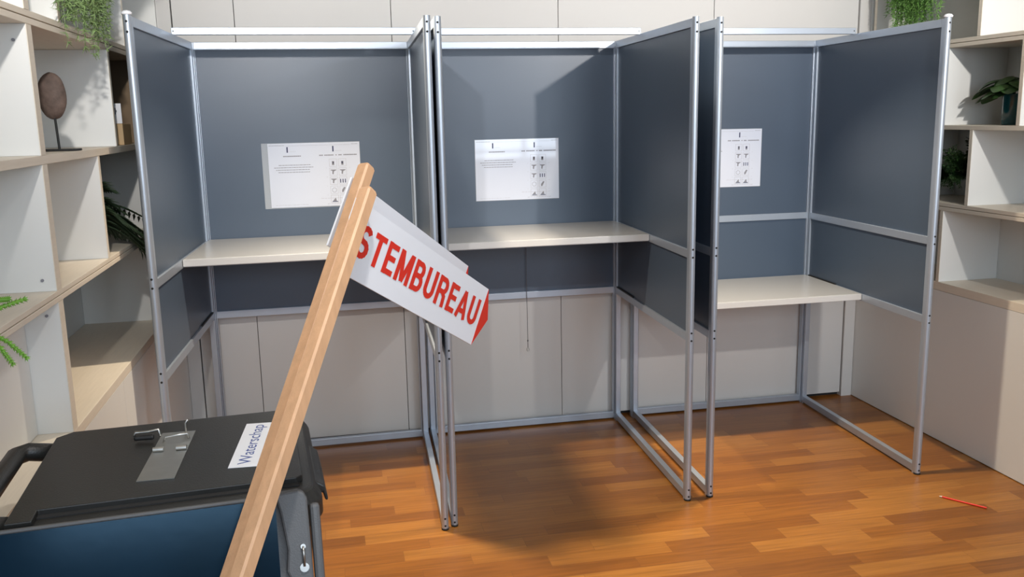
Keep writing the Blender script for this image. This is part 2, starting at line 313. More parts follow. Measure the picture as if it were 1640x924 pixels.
# ------------------------------------------------------------------ voting booths
H, ZM, ZL, WB, DB = 1.95, 1.044, 0.703, 0.9837, 1.069
RT = 0.034    # rail height
def booth(idx, x, y, th, aL, aR, shelf_z, label, low_label=None):
    t = thing('voting_booth', (x+WB/2, y-DB/2, 0), label, 'voting booth', None)
    e = X(math.cos(th), math.sin(th), 0); n = X(math.sin(th), -math.cos(th), 0)
    BL = X(x, y, 0); BR = BL+e*WB
    def frame(A, B, name, front_round, nm):
        d = (B-A); L = d.length; d.normalize(); s = d.cross(EZ)
        m = MB()
        if front_round:   # side frame: starts in front of the back corner post
            a0 = 0.018
            m.obox(A, d, s, EZ, (a0, -0.0125, 0), (a0+0.022, 0.0125, H))
            m.obox(A, d, s, EZ, (L-0.026, -0.0125, 0.0), (L-0.008, 0.0125, H))
            m.cyl(A+d*(L-0.004), A+d*(L-0.004)+EZ*(H+0.004), 0.0135, n=20)
            i0, i1 = a0+0.022, L-0.026
        else:
            m.obox(A, d, s, EZ, (-0.015, -0.015, 0), (0.015, 0.015, H)); m.obox(A, d, s, EZ, (L-0.015, -0.015, 0), (L+0.015, 0.015, H))
            m.obox(A, d, s, EZ, (0.017, -0.0165, RT), (0.021, 0.0165, H-RT)); m.obox(A, d, s, EZ, (L-0.021, -0.0165, RT), (L-0.017, 0.0165, H-RT))
            i0, i1 = 0.015, L-0.015
        for z in (0, ZL-RT/2, ZM-RT/2, H-RT):
            zo = 0.008 if z == 0 else 0
            m.obox(A, d, s, EZ, (i0, -0.0125, z+zo+0.0005), (i1, 0.0125, z+zo+RT))
        fr = m.build(name, m_alu, t, 0.0015)
        for nm2, z0, z1 in (('upper_panel_sheet', ZM+RT/2, H-RT), ('lower_panel_sheet', ZL+RT/2, ZM-RT/2)):
            MB().obox(A, d, s, EZ, (i0-0.002, -0.004, z0-0.001), (i1+0.002, 0.004, z1+0.001)).build(nm2, m_sheet, fr)
        if front_round:
            F = A+d*(L+0.0095)
            for z in (H-0.018, H-0.052, ZM+0.02, ZM-0.012, ZL+0.02, ZL-0.012, 0.05, 0.02):
                MB().cyl(F-d*0.003+EZ*z, F+d*0.0006+EZ*z, 0.0042, n=10).build('screw_hole', m_dark, fr)
            if front_round == 2:
                tp = A+d*(L-0.004)+EZ*(H+0.004)
                MB().lathe(tp, [(0.017, 0), (0.018, 0.006), (0.012, 0.012), (0.004, 0.014)], 16).build('end_cap', m_white, fr)
            MB().lathe(A+d*(L-0.004), [(0.0145, 0.0), (0.0145, 0.008)], 16).build('rubber_foot', m_rubber, fr)
            # black seal strip along the lower rail near the corner
            MB().obox(A, d, s, EZ, (i0+0.002, -0.012, ZL+RT/2), (i0+0.28, 0.012, ZL+RT/2+0.006)).build('seal_strip', m_rubber, fr)
        return fr
    frame(BL, BR, 'back_frame', 0, 'b')
    def fr(B, a): return B+X(math.sin(th+a), -math.cos(th+a), 0)*DB
    FL, FR_ = fr(BL, aL), fr(BR, aR)
    frame(BL, FL, 'side_frame', 2 if idx == 1 else 1, 'l'); frame(BR, FR_, 'side_frame', 2 if idx == 3 else 1, 'r')
    # writing shelf between the side frames
    sd = 0.57 if idx > 1 else 0.62; zt = shelf_z+0.020
    dl = (FL-BL).normalized(); dr = (FR_-BR).normalized()
    ins = 0.0150
    P = [BL+dl*0.017+e*ins, BR+dr*0.017-e*ins, BR+dr*sd-e*ins, BL+dl*sd+e*ins]
    P = [X(p.x, p.y, 0) for p in P]
    sh = MB().prism((0,0,0), EX, EY, EZ, [(p.x, p.y) for p in P], zt-0.030, zt).build('writing_shelf', m_laminate, t, 0.003, 3)
    q0, q1 = P[3], P[2]; en = (q1-q0).normalized(); on = en.cross(EZ)
    MB().obox(q0, en, on, EZ, (0.0, 0.0, zt-0.029), ((q1-q0).length, 0.002, zt-0.003)).build('front_edge', m_edge, sh)
    MB().obox(q0, en, -on, EZ, (-0.0, 0.01, zt-0.0335), ((q1-q0).length, 0.5, zt-0.0305)).build('underside', m_edge, sh)
    # crossbar lying on top of the side frames
    yb_ = 0.36
    a = BL+dl*yb_; b = BR+dr*yb_
    cb = MB(); cb.bar(X(a.x-0.002, a.y, H+0.015), X(b.x+0.004, b.y, H+0.015), 0.025, 0.029)
    c = cb.build('top_crossbar', m_alu, t, 0.0015)
    for p_, s_ in ((a, 1), (b, -1)):
        MB().cyl(X(p_.x+s_*0.006, p_.y-0.0135, H+0.015), X(p_.x+s_*0.006, p_.y-0.0118, H+0.015), 0.003, n=8).build('screw', m_dark, c)
    return t
booth(1, -1.0241, -0.0366, 0.013, -0.0604, -0.0485, ZM, 'grey panelled voting booth on the left, standing behind the black wheeled bin')
booth(2, 0, 0, 0, -0.0354, -0.0334, ZM, 'middle grey panelled voting booth with a cord hanging below its high shelf')
booth(3, 1.084, 0.0125-0.0, -0.0016, -0.028, -0.0283, ZL, 'grey panelled voting booth on the right with the low writing shelf')

# ------------------------------------------------------------------ posters
def poster(cx, cz, ysurf, th, roll, label, pouch_left=0.0, pouch_bottom=0.0):
    o = X(cx, ysurf, cz); ax0 = X(math.cos(th), math.sin(th), 0); nrm = X(math.sin(th), -math.cos(th), 0)
    ax = (ax0*math.cos(roll)+EZ*math.sin(roll)).normalized(); ay = (-ax0*math.sin(roll)+EZ*math.cos(roll)).normalized()
    W_, H_ = 0.42, 0.297
    t = thing('instruction_poster', tuple(o), label, 'poster', 'instruction posters on the booth back panels')
    MB().obox(o, ax, ay, nrm, (-W_/2, -H_/2, 0.0012), (W_/2, H_/2, 0.0022)).build('paper_sheet', m_paper, t)
    MB().obox(o, ax, ay, nrm, (-W_/2-pouch_left-0.002, -H_/2-pouch_bottom-0.002, 0.0003), (W_/2+0.002, H_/2+0.002, 0.0010)).build('clear_pouch', m_pouch, t)
    def rect(mb, x0, y0, x1, y1): mb.obox(o, ax, ay, nrm, (x0, y0, 0.0023), (x1, y1, 0.0026))
    rng = random.Random(3)
    def words(mb, x0, x1, y, h, wl=(0.006, 0.018), gap=0.003):
        x = x0
        while x < x1-0.004:
            l = min(rng.uniform(*wl), x1-x); rect(mb, x, y-h/2, x+l, y+h/2); x += l+gap
    lines = MB(); faint = MB(); logo = MB(); icons = MB()
    # left page: heading, title and four centred lines of small text
    for cxp in (-0.122, 0.087):
        rect(logo, cxp-0.003, 0.106, cxp+0.003, 0.132)
        words(faint, cxp+0.010, cxp+0.038, 0.110, 0.0012, (0.004, 0.010), 0.0015)
    words(lines, -0.205, -0.135, 0.139, 0.0016, (0.008, 0.02), 0.001)
    words(lines, 0.172, 0.205, 0.140, 0.0016, (0.008, 0.02), 0.001)
    words(faint, -0.13, 0.165, 0.137, 0.0008, (0.02, 0.05), 0.002)
    words(lines, -0.142, -0.062, 0.089, 0.0045, (0.004, 0.009), 0.0012)
    words(lines, 0.022, 0.040, 0.090, 0.005, (0.003, 0.006), 0.001); words(lines, 0.046, 0.092, 0.090, 0.005, (0.003, 0.006), 0.001); words(lines, 0.098, 0.104, 0.090, 0.005, (0.003, 0.006), 0.001); words(lines, 0.111, 0.128, 0.090, 0.005, (0.003, 0.006), 0.001); words(lines, 0.134, 0.196, 0.090, 0.005, (0.003, 0.006), 0.001)
    for i, (a, b) in enumerate(((-0.165, -0.020), (-0.186, -0.008), (-0.178, -0.020), (-0.168, -0.024))):
        words(lines, a, b, 0.048-i*0.011, 0.0026, (0.005, 0.015), 0.0018)
    words(faint, -0.19, -0.04, -0.138, 0.0012); words(faint, 0.02, 0.17, -0.112, 0.0012); words(faint, 0.05, 0.17, -0.138, 0.0012)
    # right page: two columns of five framed pictures
    for r_ in range(5):
        for c_ in range(2):
            x0 = 0.066+c_*0.043; y1 = 0.072-r_*0.0425; s_ = 0.036
            for (a, b, c, d) in ((x0, y1-s_, x0+s_, y1-s_+0.0012), (x0, y1-0.0012, x0+s_, y1), (x0, y1-s_, x0+0.0012, y1), (x0+s_-0.0012, y1-s_, x0+s_, y1)):
                rect(faint, a, b, c, d)
            k = r_*2+c_
            if k in (0, 1): rect(icons, x0+0.013, y1-0.029, x0+0.023, y1-0.011); rect(logo, x0+0.016-0.002*c_, y1-0.022, x0+0.022, y1-0.013)
            elif k in (8, 9):
                rect(logo, x0+0.006, y1-0.032, x0+0.032, y1-0.029); icons.prism(o, ax, ay, nrm, [(x0+0.008, y1-0.028), (x0+0.026, y1-0.028), (x0+0.022, y1-0.012)], 0.0023, 0.0026)
            elif k == 5:
                for q in range(3): rect(logo, x0+0.004+q*0.011, y1-0.028, x0+0.008+q*0.011, y1-0.010)
            elif k == 6:
                for q in range(10):
                    an = q*PI/5; rect(icons, x0+0.018+0.010*math.cos(an)-0.0015, y1-0.019+0.010*math.sin(an)-0.0015, x0+0.018+0.010*math.cos(an)+0.0015, y1-0.019+0.010*math.sin(an)+0.0015)
            elif k == 7:
                icons.prism(o, ax, ay, nrm, [(x0+0.010, y1-0.030), (x0+0.016, y1-0.030), (x0+0.028, y1-0.008), (x0+0.020, y1-0.006), (x0+0.010, y1-0.020)], 0.0023, 0.0026)
            else:
                icons.prism(o, ax, ay, nrm, [(x0+0.005, y1-0.008), (x0+0.031, y1-0.008), (x0+0.031, y1-0.011), (x0+0.020, y1-0.016), (x0+0.018, y1-0.030), (x0+0.012, y1-0.028), (x0+0.013, y1-0.014), (x0+0.005, y1-0.011)], 0.0023, 0.0026)
        for a, b in ((0.050, 0.058), (0.158, 0.166)): words(faint, a, b, 0.05-r_*0.0425-0.02, 0.001, (0.004, 0.008), 0.001)
    lines.build('text_lines', m_ink, t); faint.build('fine_print', m_inkfaint, t)
    logo.build('emblem', m_navy, t); icons.build('pictograms', m_ink, t)
    return t
poster(-0.510, 1.346, -0.0366+0.013*0.5-0.0042, 0.013, 0.0, 'laminated two-page instruction poster behind the tops of the wooden stakes', 0.026, 0.002)
poster(0.468, 1.338, -0.0042, 0, 0.0, 'laminated two-page instruction poster at the middle of the centre booth', 0, 0)
poster(1.565, 1.360, 0.0125-0.0042-0.001, -0.0016, -0.005, 'instruction poster in the right booth, left half hidden behind the side panel', 0, 0)

# ------------------------------------------------------------------ hanging cord
cord = thing('hanging_cord', (0.501, -0.022, 1.03), 'thin grey cord with a small ring hanging below the middle booth shelf', 'cord')
MB().tube([(0.501, -0.0205, 1.028), (0.5, -0.0215, 0.85), (0.501, -0.021, 0.66), (0.502, -0.021, 0.43)], 0.0014, 6).build('cord', m_cord, cord)
MB().lathe((0.502, -0.021, 0.466), [(0.001, -0.006), (0.0045, 0), (0.001, 0.006)], 10).build('knot', m_cord, cord)
rg = MB(); rg.tube([(0.502+0.006*math.cos(a), -0.021, 0.420+0.010*math.sin(a)) for a in [i*2*PI/14 for i in range(15)]], 0.0016, 6)
rg.build('ring', m_steel, cord)

# ------------------------------------------------------------------ bins
YAWB = math.radians(4.6)
bx = X(math.cos(YAWB), math.sin(YAWB), 0); by = X(-math.sin(YAWB), math.cos(YAWB), 0)
BO = X(-0.765, -2.60, 0)     # rear bin centre on the floor
rb = thing('wheeled_bin', tuple(BO), 'black wheeled bin with closed lid, a metal plate and a white label on top', 'bin')
def taper_box(mb, o, ax, ay, rings):
    """rings: (x0,x1,y0,y1,z,radius) rounded rectangles lofted bottom to top"""
    K = 6; vs = []; n = 4*(K+1)
    for x0, x1, y0, y1, z, r in rings:
        for (cx, cy, a0) in ((x1-r, y1-r, 0), (x0+r, y1-r, PI/2), (x0+r, y0+r, PI), (x1-r, y0+r, 3*PI/2)):
            for k in range(K+1):
                a = a0+k*PI/2/K; vs.append(Vector(o)+ax*(cx+r*math.cos(a))+ay*(cy+r*math.sin(a))+EZ*z)
    fs = [(i*n+j, i*n+(j+1)%n, (i+1)*n+(j+1)%n, (i+1)*n+j) for i in range(len(rings)-1) for j in range(n)]
    fs += [tuple(range(n))[::-1], tuple(range((len(rings)-1)*n, len(rings)*n))]
    return mb.add(vs, fs, False)
taper_box(MB(), BO, bx, by, [(-0.19, 0.20, -0.17, 0.17, 0.03, 0.04), (-0.24, 0.235, -0.205, 0.205, 0.86, 0.05), (-0.255, 0.25, -0.222, 0.222, 0.862, 0.05), (-0.255, 0.25, -0.222, 0.222, 0.895, 0.05)]).build('bin_body', m_binblack, rb, 0.004)
lid = taper_box(MB(), BO, bx, by, [(-0.272, 0.255, -0.238, 0.238, 0.880, 0.045), (-0.272, 0.255, -0.238, 0.238, 0.915, 0.045), (-0.268, 0.238, -0.234, 0.234, 0.940, 0.045)]).build('lid', m_binblack, rb, 0.005)
rl = MB().prism(BO, bx, by, EZ, [(-0.264, -0.232), (-0.222, -0.232), (-0.222, -0.186), (0.210, -0.186), (0.222, -0.176), (0.222, 0.205), (0.200, 0.228), (-0.235, 0.228), (-0.264, 0.200)], 0.939, 0.952)
rl.build('raised_lid_field', m_binblack, lid, 0.002)
MB().obox(BO, bx, by, EZ, (-0.222, -0.200, 0.9395), (0.215, -0.1865, 0.9425)).build('lid_step_shade', m_dark, lid)  # thin black strip painting in the shade below the raised lid step
# lid hook at the right edge
hk = MB().prism(BO+by*(-0.16), bx, EZ, by, [(0.245, 0.930), (0.262, 0.918), (0.268, 0.888), (0.262, 0.888), (0.258, 0.905), (0.245, 0.90)], 0.0, 0.20)
hk.build('lid_grip', m_binblack, lid, 0.003)
# handle bar and its arms on the left
hb = MB(); hy = 0.185
hb.tube([BO+bx*(-0.27)+by*hy+EZ*0.925, BO+bx*(-0.315)+by*(hy)+EZ*0.932, BO+bx*(-0.335)+by*(hy-0.02)+EZ*0.932, BO+bx*(-0.335)+by*(-hy+0.02)+EZ*0.932, BO+bx*(-0.315)+by*(-hy)+EZ*0.932, BO+bx*(-0.27)+by*(-hy)+EZ*0.925], 0.019, 12)
hb.build('handle', m_binblack, rb)
for s_ in (-1, 1):
    MB().cyl(BO+bx*(-0.24)+by*(0.2*s_-0.02)+EZ*0.1, BO+bx*(-0.24)+by*(0.2*s_+0.02)+EZ*0.1, 0.1, n=28).build('wheel', m_rubber, rb)
ZT = 0.9525
# metal hasp plate  (photo: quad 218,774 / 280,766 / 316,692 / 258,695)
pl = X(-0.828, -2.719, 0); pr = X(-0.762, -2.712, 0); pbk = X(-0.79, -2.45, 0)
pay = ((X(-0.755, -2.458, 0)-pr)+(X(-0.83, -2.45, 0)-pl)); pay.normalize()
pax = X(pay.y, -pay.x, 0)
pc = pl+EZ*ZT
hp = MB().obox(pc, pax, pay, EZ, (0, 0, 0), (0.067, 0.262, 0.0015)).build('hasp_plate', m_steel, lid)
hp['label'] = 'bright steel plate'
for a in (0.002, 0.046):
    MB().cyl(pc+pax*a+pay*0.150+EZ*0.006, pc+pax*(a+0.020)+pay*0.150+EZ*0.006, 0.005, n=12).build('hinge_knuckle', m_steel, lid)
st = MB().tube([pc+pax*0.012+pay*0.205+EZ*0.001, pc+pax*0.016+pay*0.206+EZ*0.012, pc+pax*0.058+pay*0.216+EZ*0.012, pc+pax*0.060+pay*0.216+EZ*0.001], 0.0022, 8)
st.build('staple', m_steel, lid)
MB().tube([pc+pax*0.052+pay*0.236+EZ*0.001, pc+pax*0.052+pay*0.237+EZ*0.028, pc+pax*0.056+pay*0.239+EZ*0.034, pc+pax*0.059+pay*0.241+EZ*0.030], 0.0020, 8).build('pin', m_steel, lid)
pk = MB(); pk.obox(pc, pax, pay, EZ, (-0.048, 0.214, 0.004), (-0.008, 0.228, 0.014))
pk.build('padlock', m_blackmetal, lid, 0.004)
MB().tube([pc+pax*(-0.048)+pay*0.221+EZ*0.012, pc+pax*(-0.045)+pay*0.225+EZ*0.020, pc+pax*(-0.020)+pay*0.226+EZ*0.019, pc+pax*0.000+pay*0.226+EZ*0.022, pc+pax*0.004+pay*0.222+EZ*0.010], 0.0028, 8).build('latch_rod', m_steel, lid)
# white label with blue text (near corner 365,752; far corner 395,681)
la = X(-0.669, -2.693, 0); lb = X(-0.655, -2.440, 0)
lay = (lb-la).normalized(); lax = X(lay.y, -lay.x, 0)
st_ = MB().obox(la+EZ*ZT, lax, lay, EZ, (0, 0, 0), (0.105, 0.253, 0.0008)).build('paper_label', m_white, lid)
st_['label'] = 'white label with blue writing'
tx = MB(); put_text(tx, 'Waterschap', la+EZ*(ZT+0.0010)+lax*0.047+lay*0.014, lay, -lax, 0.226, 0.032, 0.0)
tx.build('lettering', m_blueink, st_)

# front grey bin, lid thrown open and leaning back
FO = X(-0.795, -3.36, 0)
fb = thing('wheeled_bin', tuple(FO), 'grey wheeled bin in front with its lid standing open, two stakes inside', 'bin')
body = MB(); R_ = 0.04
def ring(x0, x1, y0, y1, z, r): return (x0, x1, y0, y1, z, r)
taper_box(body, FO, bx, by, [ring(-0.24, 0.24, -0.33, 0.33, 0.03, .04), ring(-0.27, 0.27, -0.36, 0.36, 0.56, .04), ring(-0.29, 0.29, -0.38, 0.38, 0.565, .05), ring(-0.29, 0.29, -0.38, 0.38, 0.59, .05),
    ring(-0.255, 0.255, -0.345, 0.345, 0.59, .04), ring(-0.225, 0.225, -0.315, 0.315, 0.045, .04)])
body.build('bin_body', m_bingrey, fb)
for s_ in (-1, 1):
    MB().cyl(FO+by*(0.30)+bx*(0.29*s_-0.02*s_)+EZ*0.085, FO+by*0.30+bx*(0.29*s_+0.02*s_)+EZ*0.085, 0.08, n=28).build('wheel', m_rubber, fb)
# open lid: local frame  u along, d down, n towards the camera
TL = math.radians(16)
lo = X(-0.795, -2.862, 0.953)
ln_ = (-by*math.cos(TL)+EZ*math.sin(TL)).normalized(); ld = (-by*math.sin(TL)-EZ*math.cos(TL)).normalized()
gl = MB()
gl.obox(lo, bx, ld, ln_, (-0.285, 0, -0.010), (0.24, 0.365, 0.0))
gl.obox(lo, bx, ld, ln_, (-0.285, 0, 0.0), (0.235, 0.006, 0.004))
glid = gl.build('open_lid', m_bingrey, fb, 0.002)
fl = MB().prism(lo, bx, ld, ln_, [(0.228, 0.03), (0.220, -0.004), (0.260, -0.006), (0.270, -0.001), (0.275, 0.010), (0.279, 0.365), (0.246, 0.365), (0.240, 0.15), (0.232, 0.13), (0.236, 0.095)], -0.012, 0.022)
fl.build('side_flange', m_bingrey, glid, 0.004)
MB().obox(lo, bx, ld, ln_, (0.2785, 0.022, -0.012), (0.296, 0.365, 0.010)).build('outer_rim', m_bingrey, glid, 0.006)
MB().obox(lo, bx, ld, ln_, (-0.275, 0.0065, 0.0), (0.221, 0.360, 0.0025)).build('inner_lining', m_binglossy, glid)['label'] = 'glossy dark blue lining'
bo = MB(); bc = lo+bx*0.262+ld*0.090+ln_*0.022
bo.cyl(bc, bc+ln_*0.004, 0.0045, n=10); bo.cyl(bc+ld*0.036, bc+ld*0.036+ln_*0.003, 0.008, n=12)
bo.tube([bc+ln_*0.003, bc+ld*0.010+ln_*0.006, bc+ld*0.034+ln_*0.004], 0.0022, 8)
bo.build('bolt', m_steel, glid)

# ------------------------------------------------------------------ signs on stakes
def arc(cx, cy, rx, ry, a0, a1, n=10): return [(cx+rx*math.cos(math.radians(a0+(a1-a0)*i/n)), cy+ry*math.sin(math.radians(a0+(a1-a0)*i/n))) for i in range(n+1)]
# block capitals as strokes: centre lines in a box 1 high, stroke half width 0.1
GL = {'S': (0.62, [arc(.31, .705, .21, .20, 20, 270)+arc(.31, .30, .215, .205, 90, -160)]),
      'T': (0.60, [[(0, .905), (.60, .905)], [(.30, .90), (.30, 0)]]),
      'E': (0.56, [[(.095, 0), (.095, 1)], [(.1, .905), (.56, .905)], [(.1, .52), (.52, .52)], [(.1, .095), (.56, .095)]]),
      'M': (0.80, [[(.09, 0), (.09, 1)], [(.71, 0), (.71, 1)], [(.13, .97), (.40, .06)], [(.67, .97), (.40, .06)]]),
      'B': (0.64, [[(.095, 0), (.095, 1)], [(.1, .905)]+[(.32, .905)]+arc(.34, .71, .17, .195, 90, -90)+[(.1, .515)], [(.1, .095), (.34, .095)]+arc(.35, .305, .19, .21, -90, 90)+[(.1, .515)]]),
      'U': (0.64, [[(.095, 1), (.095, .34)]+arc(.32, .32, .225, .225, 180, 360)+[(.545, .34), (.545, 1)]]),
      'R': (0.66, [[(.095, 0), (.095, 1)], [(.1, .905), (.36, .905)]+arc(.37, .70, .18, .205, 90, -90)+[(.1, .495)], [(.38, .49), (.51, .36), (.54, 0)]]),
      'A': (0.70, [[(.07, 0), (.35, .97)], [(.63, 0), (.35, .97)], [(.17, .27), (.53, .27)]])}
def letters(mb, txt, o, ax, ay, w_, h_):
    gap = 0.13; tot = sum(GL[c][0] for c in txt)+gap*(len(txt)-1); sx_ = w_/tot; x = 0; k_ = 0; nl = ay.cross(ax)
    if nl.dot(X(*CAM)-o) > 0: nl = -nl
    for c in txt:
        for pl_ in GL[c][1]:
            for i in range(len(pl_)-1):
                (x0, y0), (x1, y1) = pl_[i], pl_[i+1]; L = math.hypot(x1-x0, y1-y0) or 1e-6; tx_, ty_ = (x1-x0)/L, (y1-y0)/L
                hw = 0.098*(1-0.12*abs(tx_)); nx, ny = -ty_*hw, tx_*hw
                e0 = 0.045 if i > 0 else 0; e1 = 0.045 if i < len(pl_)-2 else 0
                q = [(x0-tx_*e0+nx, y0-ty_*e0+ny), (x1+tx_*e1+nx, y1+ty_*e1+ny), (x1+tx_*e1-nx, y1+ty_*e1-ny), (x0-tx_*e0-nx, y0-ty_*e0-ny)]
                k_ += 1; mb.add([o+ax*((x+a)*sx_)+ay*(b*h_)-nl*(k_*6e-6) for a, b in q], [(0, 1, 2, 3)])
        x += GL[c][0]+gap
def ray(u, v, d): return X(*CAM)+cr*((u-820)/FPX*d)+cu*((462-v)/FPX*d)+cf*d
def sign(u0, v0, d0, u1, v1, d1, bc, R3, name_label, grp, text=True, cyo=0.0):
    A = ray(u0, v0, d0); B = ray(u1, v1, d1); d = (B-A).normalized()
    foot = A+d*((0.065-A.z)/d.z)
    # section: the corner edge of the square stake faces the camera
    t0 = (X(*CAM)-A); t0 = (t0-d*t0.dot(d)).normalized(); s0 = d.cross(t0)
    a1 = (t0+s0).normalized(); a2 = (t0-s0).normalized()
    t = thing('arrow_sign', tuple(foot), name_label, 'sign', grp)
    q = 0.0137; L = (foot-A).length; c_ = 0.0035
    ms = MB(); vs = []
    for (l, k) in ((0, 0.80), (0.006, 1), (L, 1)):
        vs += [A+d*l+a1*(x*k)+a2*(y*k) for x, y in ((q-c_, q), (q, q-c_), (q, -q+c_), (q-c_, -q), (-q+c_, -q), (-q, -q+c_), (-q, q-c_), (-q+c_, q))]
    fs = [tuple(range(8)), tuple(range(16, 24))[::-1]]+[(i*8+j, i*8+(j+1)%8, (i+1)*8+(j+1)%8, (i+1)*8+j) for i in range(2) for j in range(8)]
    ms.add(vs, fs); ms.build('stake', m_stake, t)
    bxx, byy, bzz = [X(*c) for c in R3]; bc = X(*bc)    # board axes: along, away from camera, up
    w_, h_ = 0.5697, 0.143
    bd = MB().obox(bc, bxx, byy, bzz, (-w_/2, 0, -h_/2), (w_/2, 0.004, h_/2)).build('sign_board', m_white, t)
    tip = MB().prism(bc, bxx, bzz, byy, [(w_/2, -h_/2), (w_/2+0.040, 0.0+0.004), (w_/2, h_/2)], -0.0004, 0.0044)
    tip.build('arrow_tip', m_red, t)
    if text:
        tx = MB(); letters(tx, 'STEMBUREAU', bc+bxx*(-w_/2+0.040)-bzz*0.030-byy*0.0008, bxx, bzz, 0.512, 0.067)
        tx.build('lettering', m_red, bd)
    return t
sign(590.5, 304, 1.69, 427, 800, 1.42, (-0.26733, -2.47106, 1.2544), [(0.55537, 0.6858, -0.47036), (-0.74066, 0.6651, 0.09521), (0.37813, 0.2955, 0.87732)],
     'white arrow sign reading STEMBUREAU in red, fixed to the front wooden stake', None)
sign(587.5, 266, 1.765, 411, 800, 1.485, (-0.28846, -2.39971, 1.29489), [(0.50367, 0.73609, -0.45221), (-0.77665, 0.61505, 0.13612), (0.37833, 0.28264, 0.88146)],
     'second white arrow sign on the taller rear stake, mostly hidden behind the front sign', None)

# ------------------------------------------------------------------ things on the shelves
sx, sy, sz = -1.228, -1.47, 1.5235
stt = thing('stone_sculpture', (sx, sy, sz), 'oval brown stone on a thin black rod, standing on the left shelving', 'sculpture')
MB().box((sx-0.085, sy-0.03, sz), (sx+0.055, sy+0.03, sz+0.006)).build('base_plate', m_blackmetal, stt, 0.001)
MB().cyl((sx+0.0, sy, sz+0.005), (sx-0.003, sy, sz+0.10), 0.0035, n=10).build('rod', m_blackmetal, stt)
ov = MB(); pts = []
n1, n2 = 28, 18
for i in range(n2+1):
    a = PI*i/n2
    for j in range(n1):
        b = 2*PI*j/n1; r = 1+0.025*math.sin(3*a+2*b)+0.015*math.sin(7*b+a*5)
        pts.append((sx-0.004+0.040*r*math.sin(a)*math.cos(b), sy+0.024*r*math.sin(a)*math.sin(b), sz+0.160-0.066*r*math.cos(a)*(1+0.0*math.cos(a))))
ov.add(pts, [(i*n1+j, i*n1+(j+1)%n1, (i+1)*n1+(j+1)%n1, (i+1)*n1+j) for i in range(n2) for j in range(n1)], True)
ov.build('stone_disc', m_stone, stt)
# wooden box with a label card
wbx = thing('wooden_box', (-1.28, -0.80, 1.5235), 'pale wooden box with a white printed card, deep in the left shelving', 'box')
MB().box((-1.38, -0.86, 1.524), (-1.171, -0.72, 1.60)).build('box_body', m_boxwood, wbx, 0.002)
cdm = MB().box((-1.36, -0.855, 1.601), (-1.172, -0.852, 1.672)).build('label_card', m_white, wbx)
em = MB()
for k in range(9):
    a = k*2*PI/9; em.box((-1.205+0.014*math.cos(a)-0.004, -0.8558, 1.645+0.012*math.sin(a)-0.004), (-1.205+0.014*math.cos(a)+0.004, -0.8551, 1.645+0.012*math.sin(a)+0.004))
em.build('emblem', m_ink, cdm)

# ------------------------------------------------------------------ plants
def frond(mb, p, d, L, droop, wid, leaf, n=26, rng=random, sprig=0.0, outy=0):
    """a drooping stem with narrow leaflets in pairs"""
    p = Vector(p); d = Vector(d).normalized(); pts = [p.copy()]; st = L/n
    for i in range(n):
        d = (d+X(0, 0, -droop)*(st)/0.05*0.1+X(rng.uniform(-1, 1), rng.uniform(-1, 1), rng.uniform(-1, 1))*0.06).normalized()
        p = p+d*st; pts.append(p.copy())
    mb.tube(pts, wid, 5, wid*0.4)
    for i, q in enumerate(pts[2:]):
        f = (i+1)/n; dd = (pts[min(i+3, n)]-pts[i+1]).normalized(); sd = dd.cross(X(rng.uniform(-.5, .5), rng.uniform(-.5, .5), 1)).normalized()
        l = leaf*math.sin(PI*min(1, 0.15+0.85*(1-f)*1.0))**0.6+leaf*0.15
        for s in (-1, 1):
            t_ = q+(sd*s+dd*0.6+X(0, 0, -0.25)+X(rng.uniform(-.3, .3), rng.uniform(-.3, .3), rng.uniform(-.3, .3))).normalized()*l
            m_ = (q+t_)/2; w2 = dd*l*0.13; z_ = X(0, 0, l*0.03)
            mb.add([q, m_+w2*1.6+z_, t_, m_-w2*1.6+z_], [(0, 1, 2, 3)])
def needle_fern(mb, base, n_str, Lr, spread, rng, face=(0, 0, 0), needle=0.02, xc=0):
    """feathery trailing fern: long hanging strands covered with fine needles"""
    for k in range(n_str):
        p = Vector(base)+X(rng.uniform(-1, 1)*spread[0], rng.uniform(-1, 1)*spread[1], rng.uniform(-1, 1)*spread[2])
        d = X(face[0]+rng.uniform(-.1, .15), face[1]+rng.uniform(-.12, .12), 0.3); L = rng.uniform(*Lr); n = 30; st = L/n
        pts = [p.copy()]
        for i in range(n):
            d = (d.normalized()+X(rng.uniform(-.16, .16), rng.uniform(-.16, .16), -0.26)).normalized(); p = p+d*st
            if p.z < 2.34: p.x += (xc-p.x)*0.2
            pts.append(p.copy())
        mb.tube(pts, 0.0013, 4, 0.0007)
        for q in pts[2:]:
            for s in range(7):
                v = X(rng.uniform(-1, 1), rng.uniform(-1, 1), rng.uniform(-1.1, .3)).normalized()*needle*rng.uniform(.5, 1.2)
                w2 = v.cross(X(rng.uniform(-1, 1), rng.uniform(-1, 1), rng.uniform(-1, 1))).normalized()*0.0017
                mb.add([q-w2, q+w2, q+v+w2*.3, q+v-w2*.3], [(0, 1, 2, 3)])
def pot(t, o, r, h, m_):
    MB().lathe(o, [(r*0.72, 0), (r*0.95, h*0.95), (r, h), (r*0.9, h), (r*0.85, h*0.85), (0.01, h*0.84)], 24).build('pot', m_, t)
rng = random.Random(11)
# top right trailing fern
f1 = thing('trailing_fern', (2.47, -0.39, 2.27), 'bright green feathery fern trailing from the top of the right shelving', 'plant')
pot(f1, (2.47, -0.39, 2.27), 0.07, 0.12, m_potclay)
mb = MB(); needle_fern(mb, (2.39, -0.35, 2.37), 170, (0.36, 0.60), (0.03, 0.05, 0.02), rng, (-0.15, 0, 0), 0.020, 2.355)
mb.build('foliage', m_fern, f1)
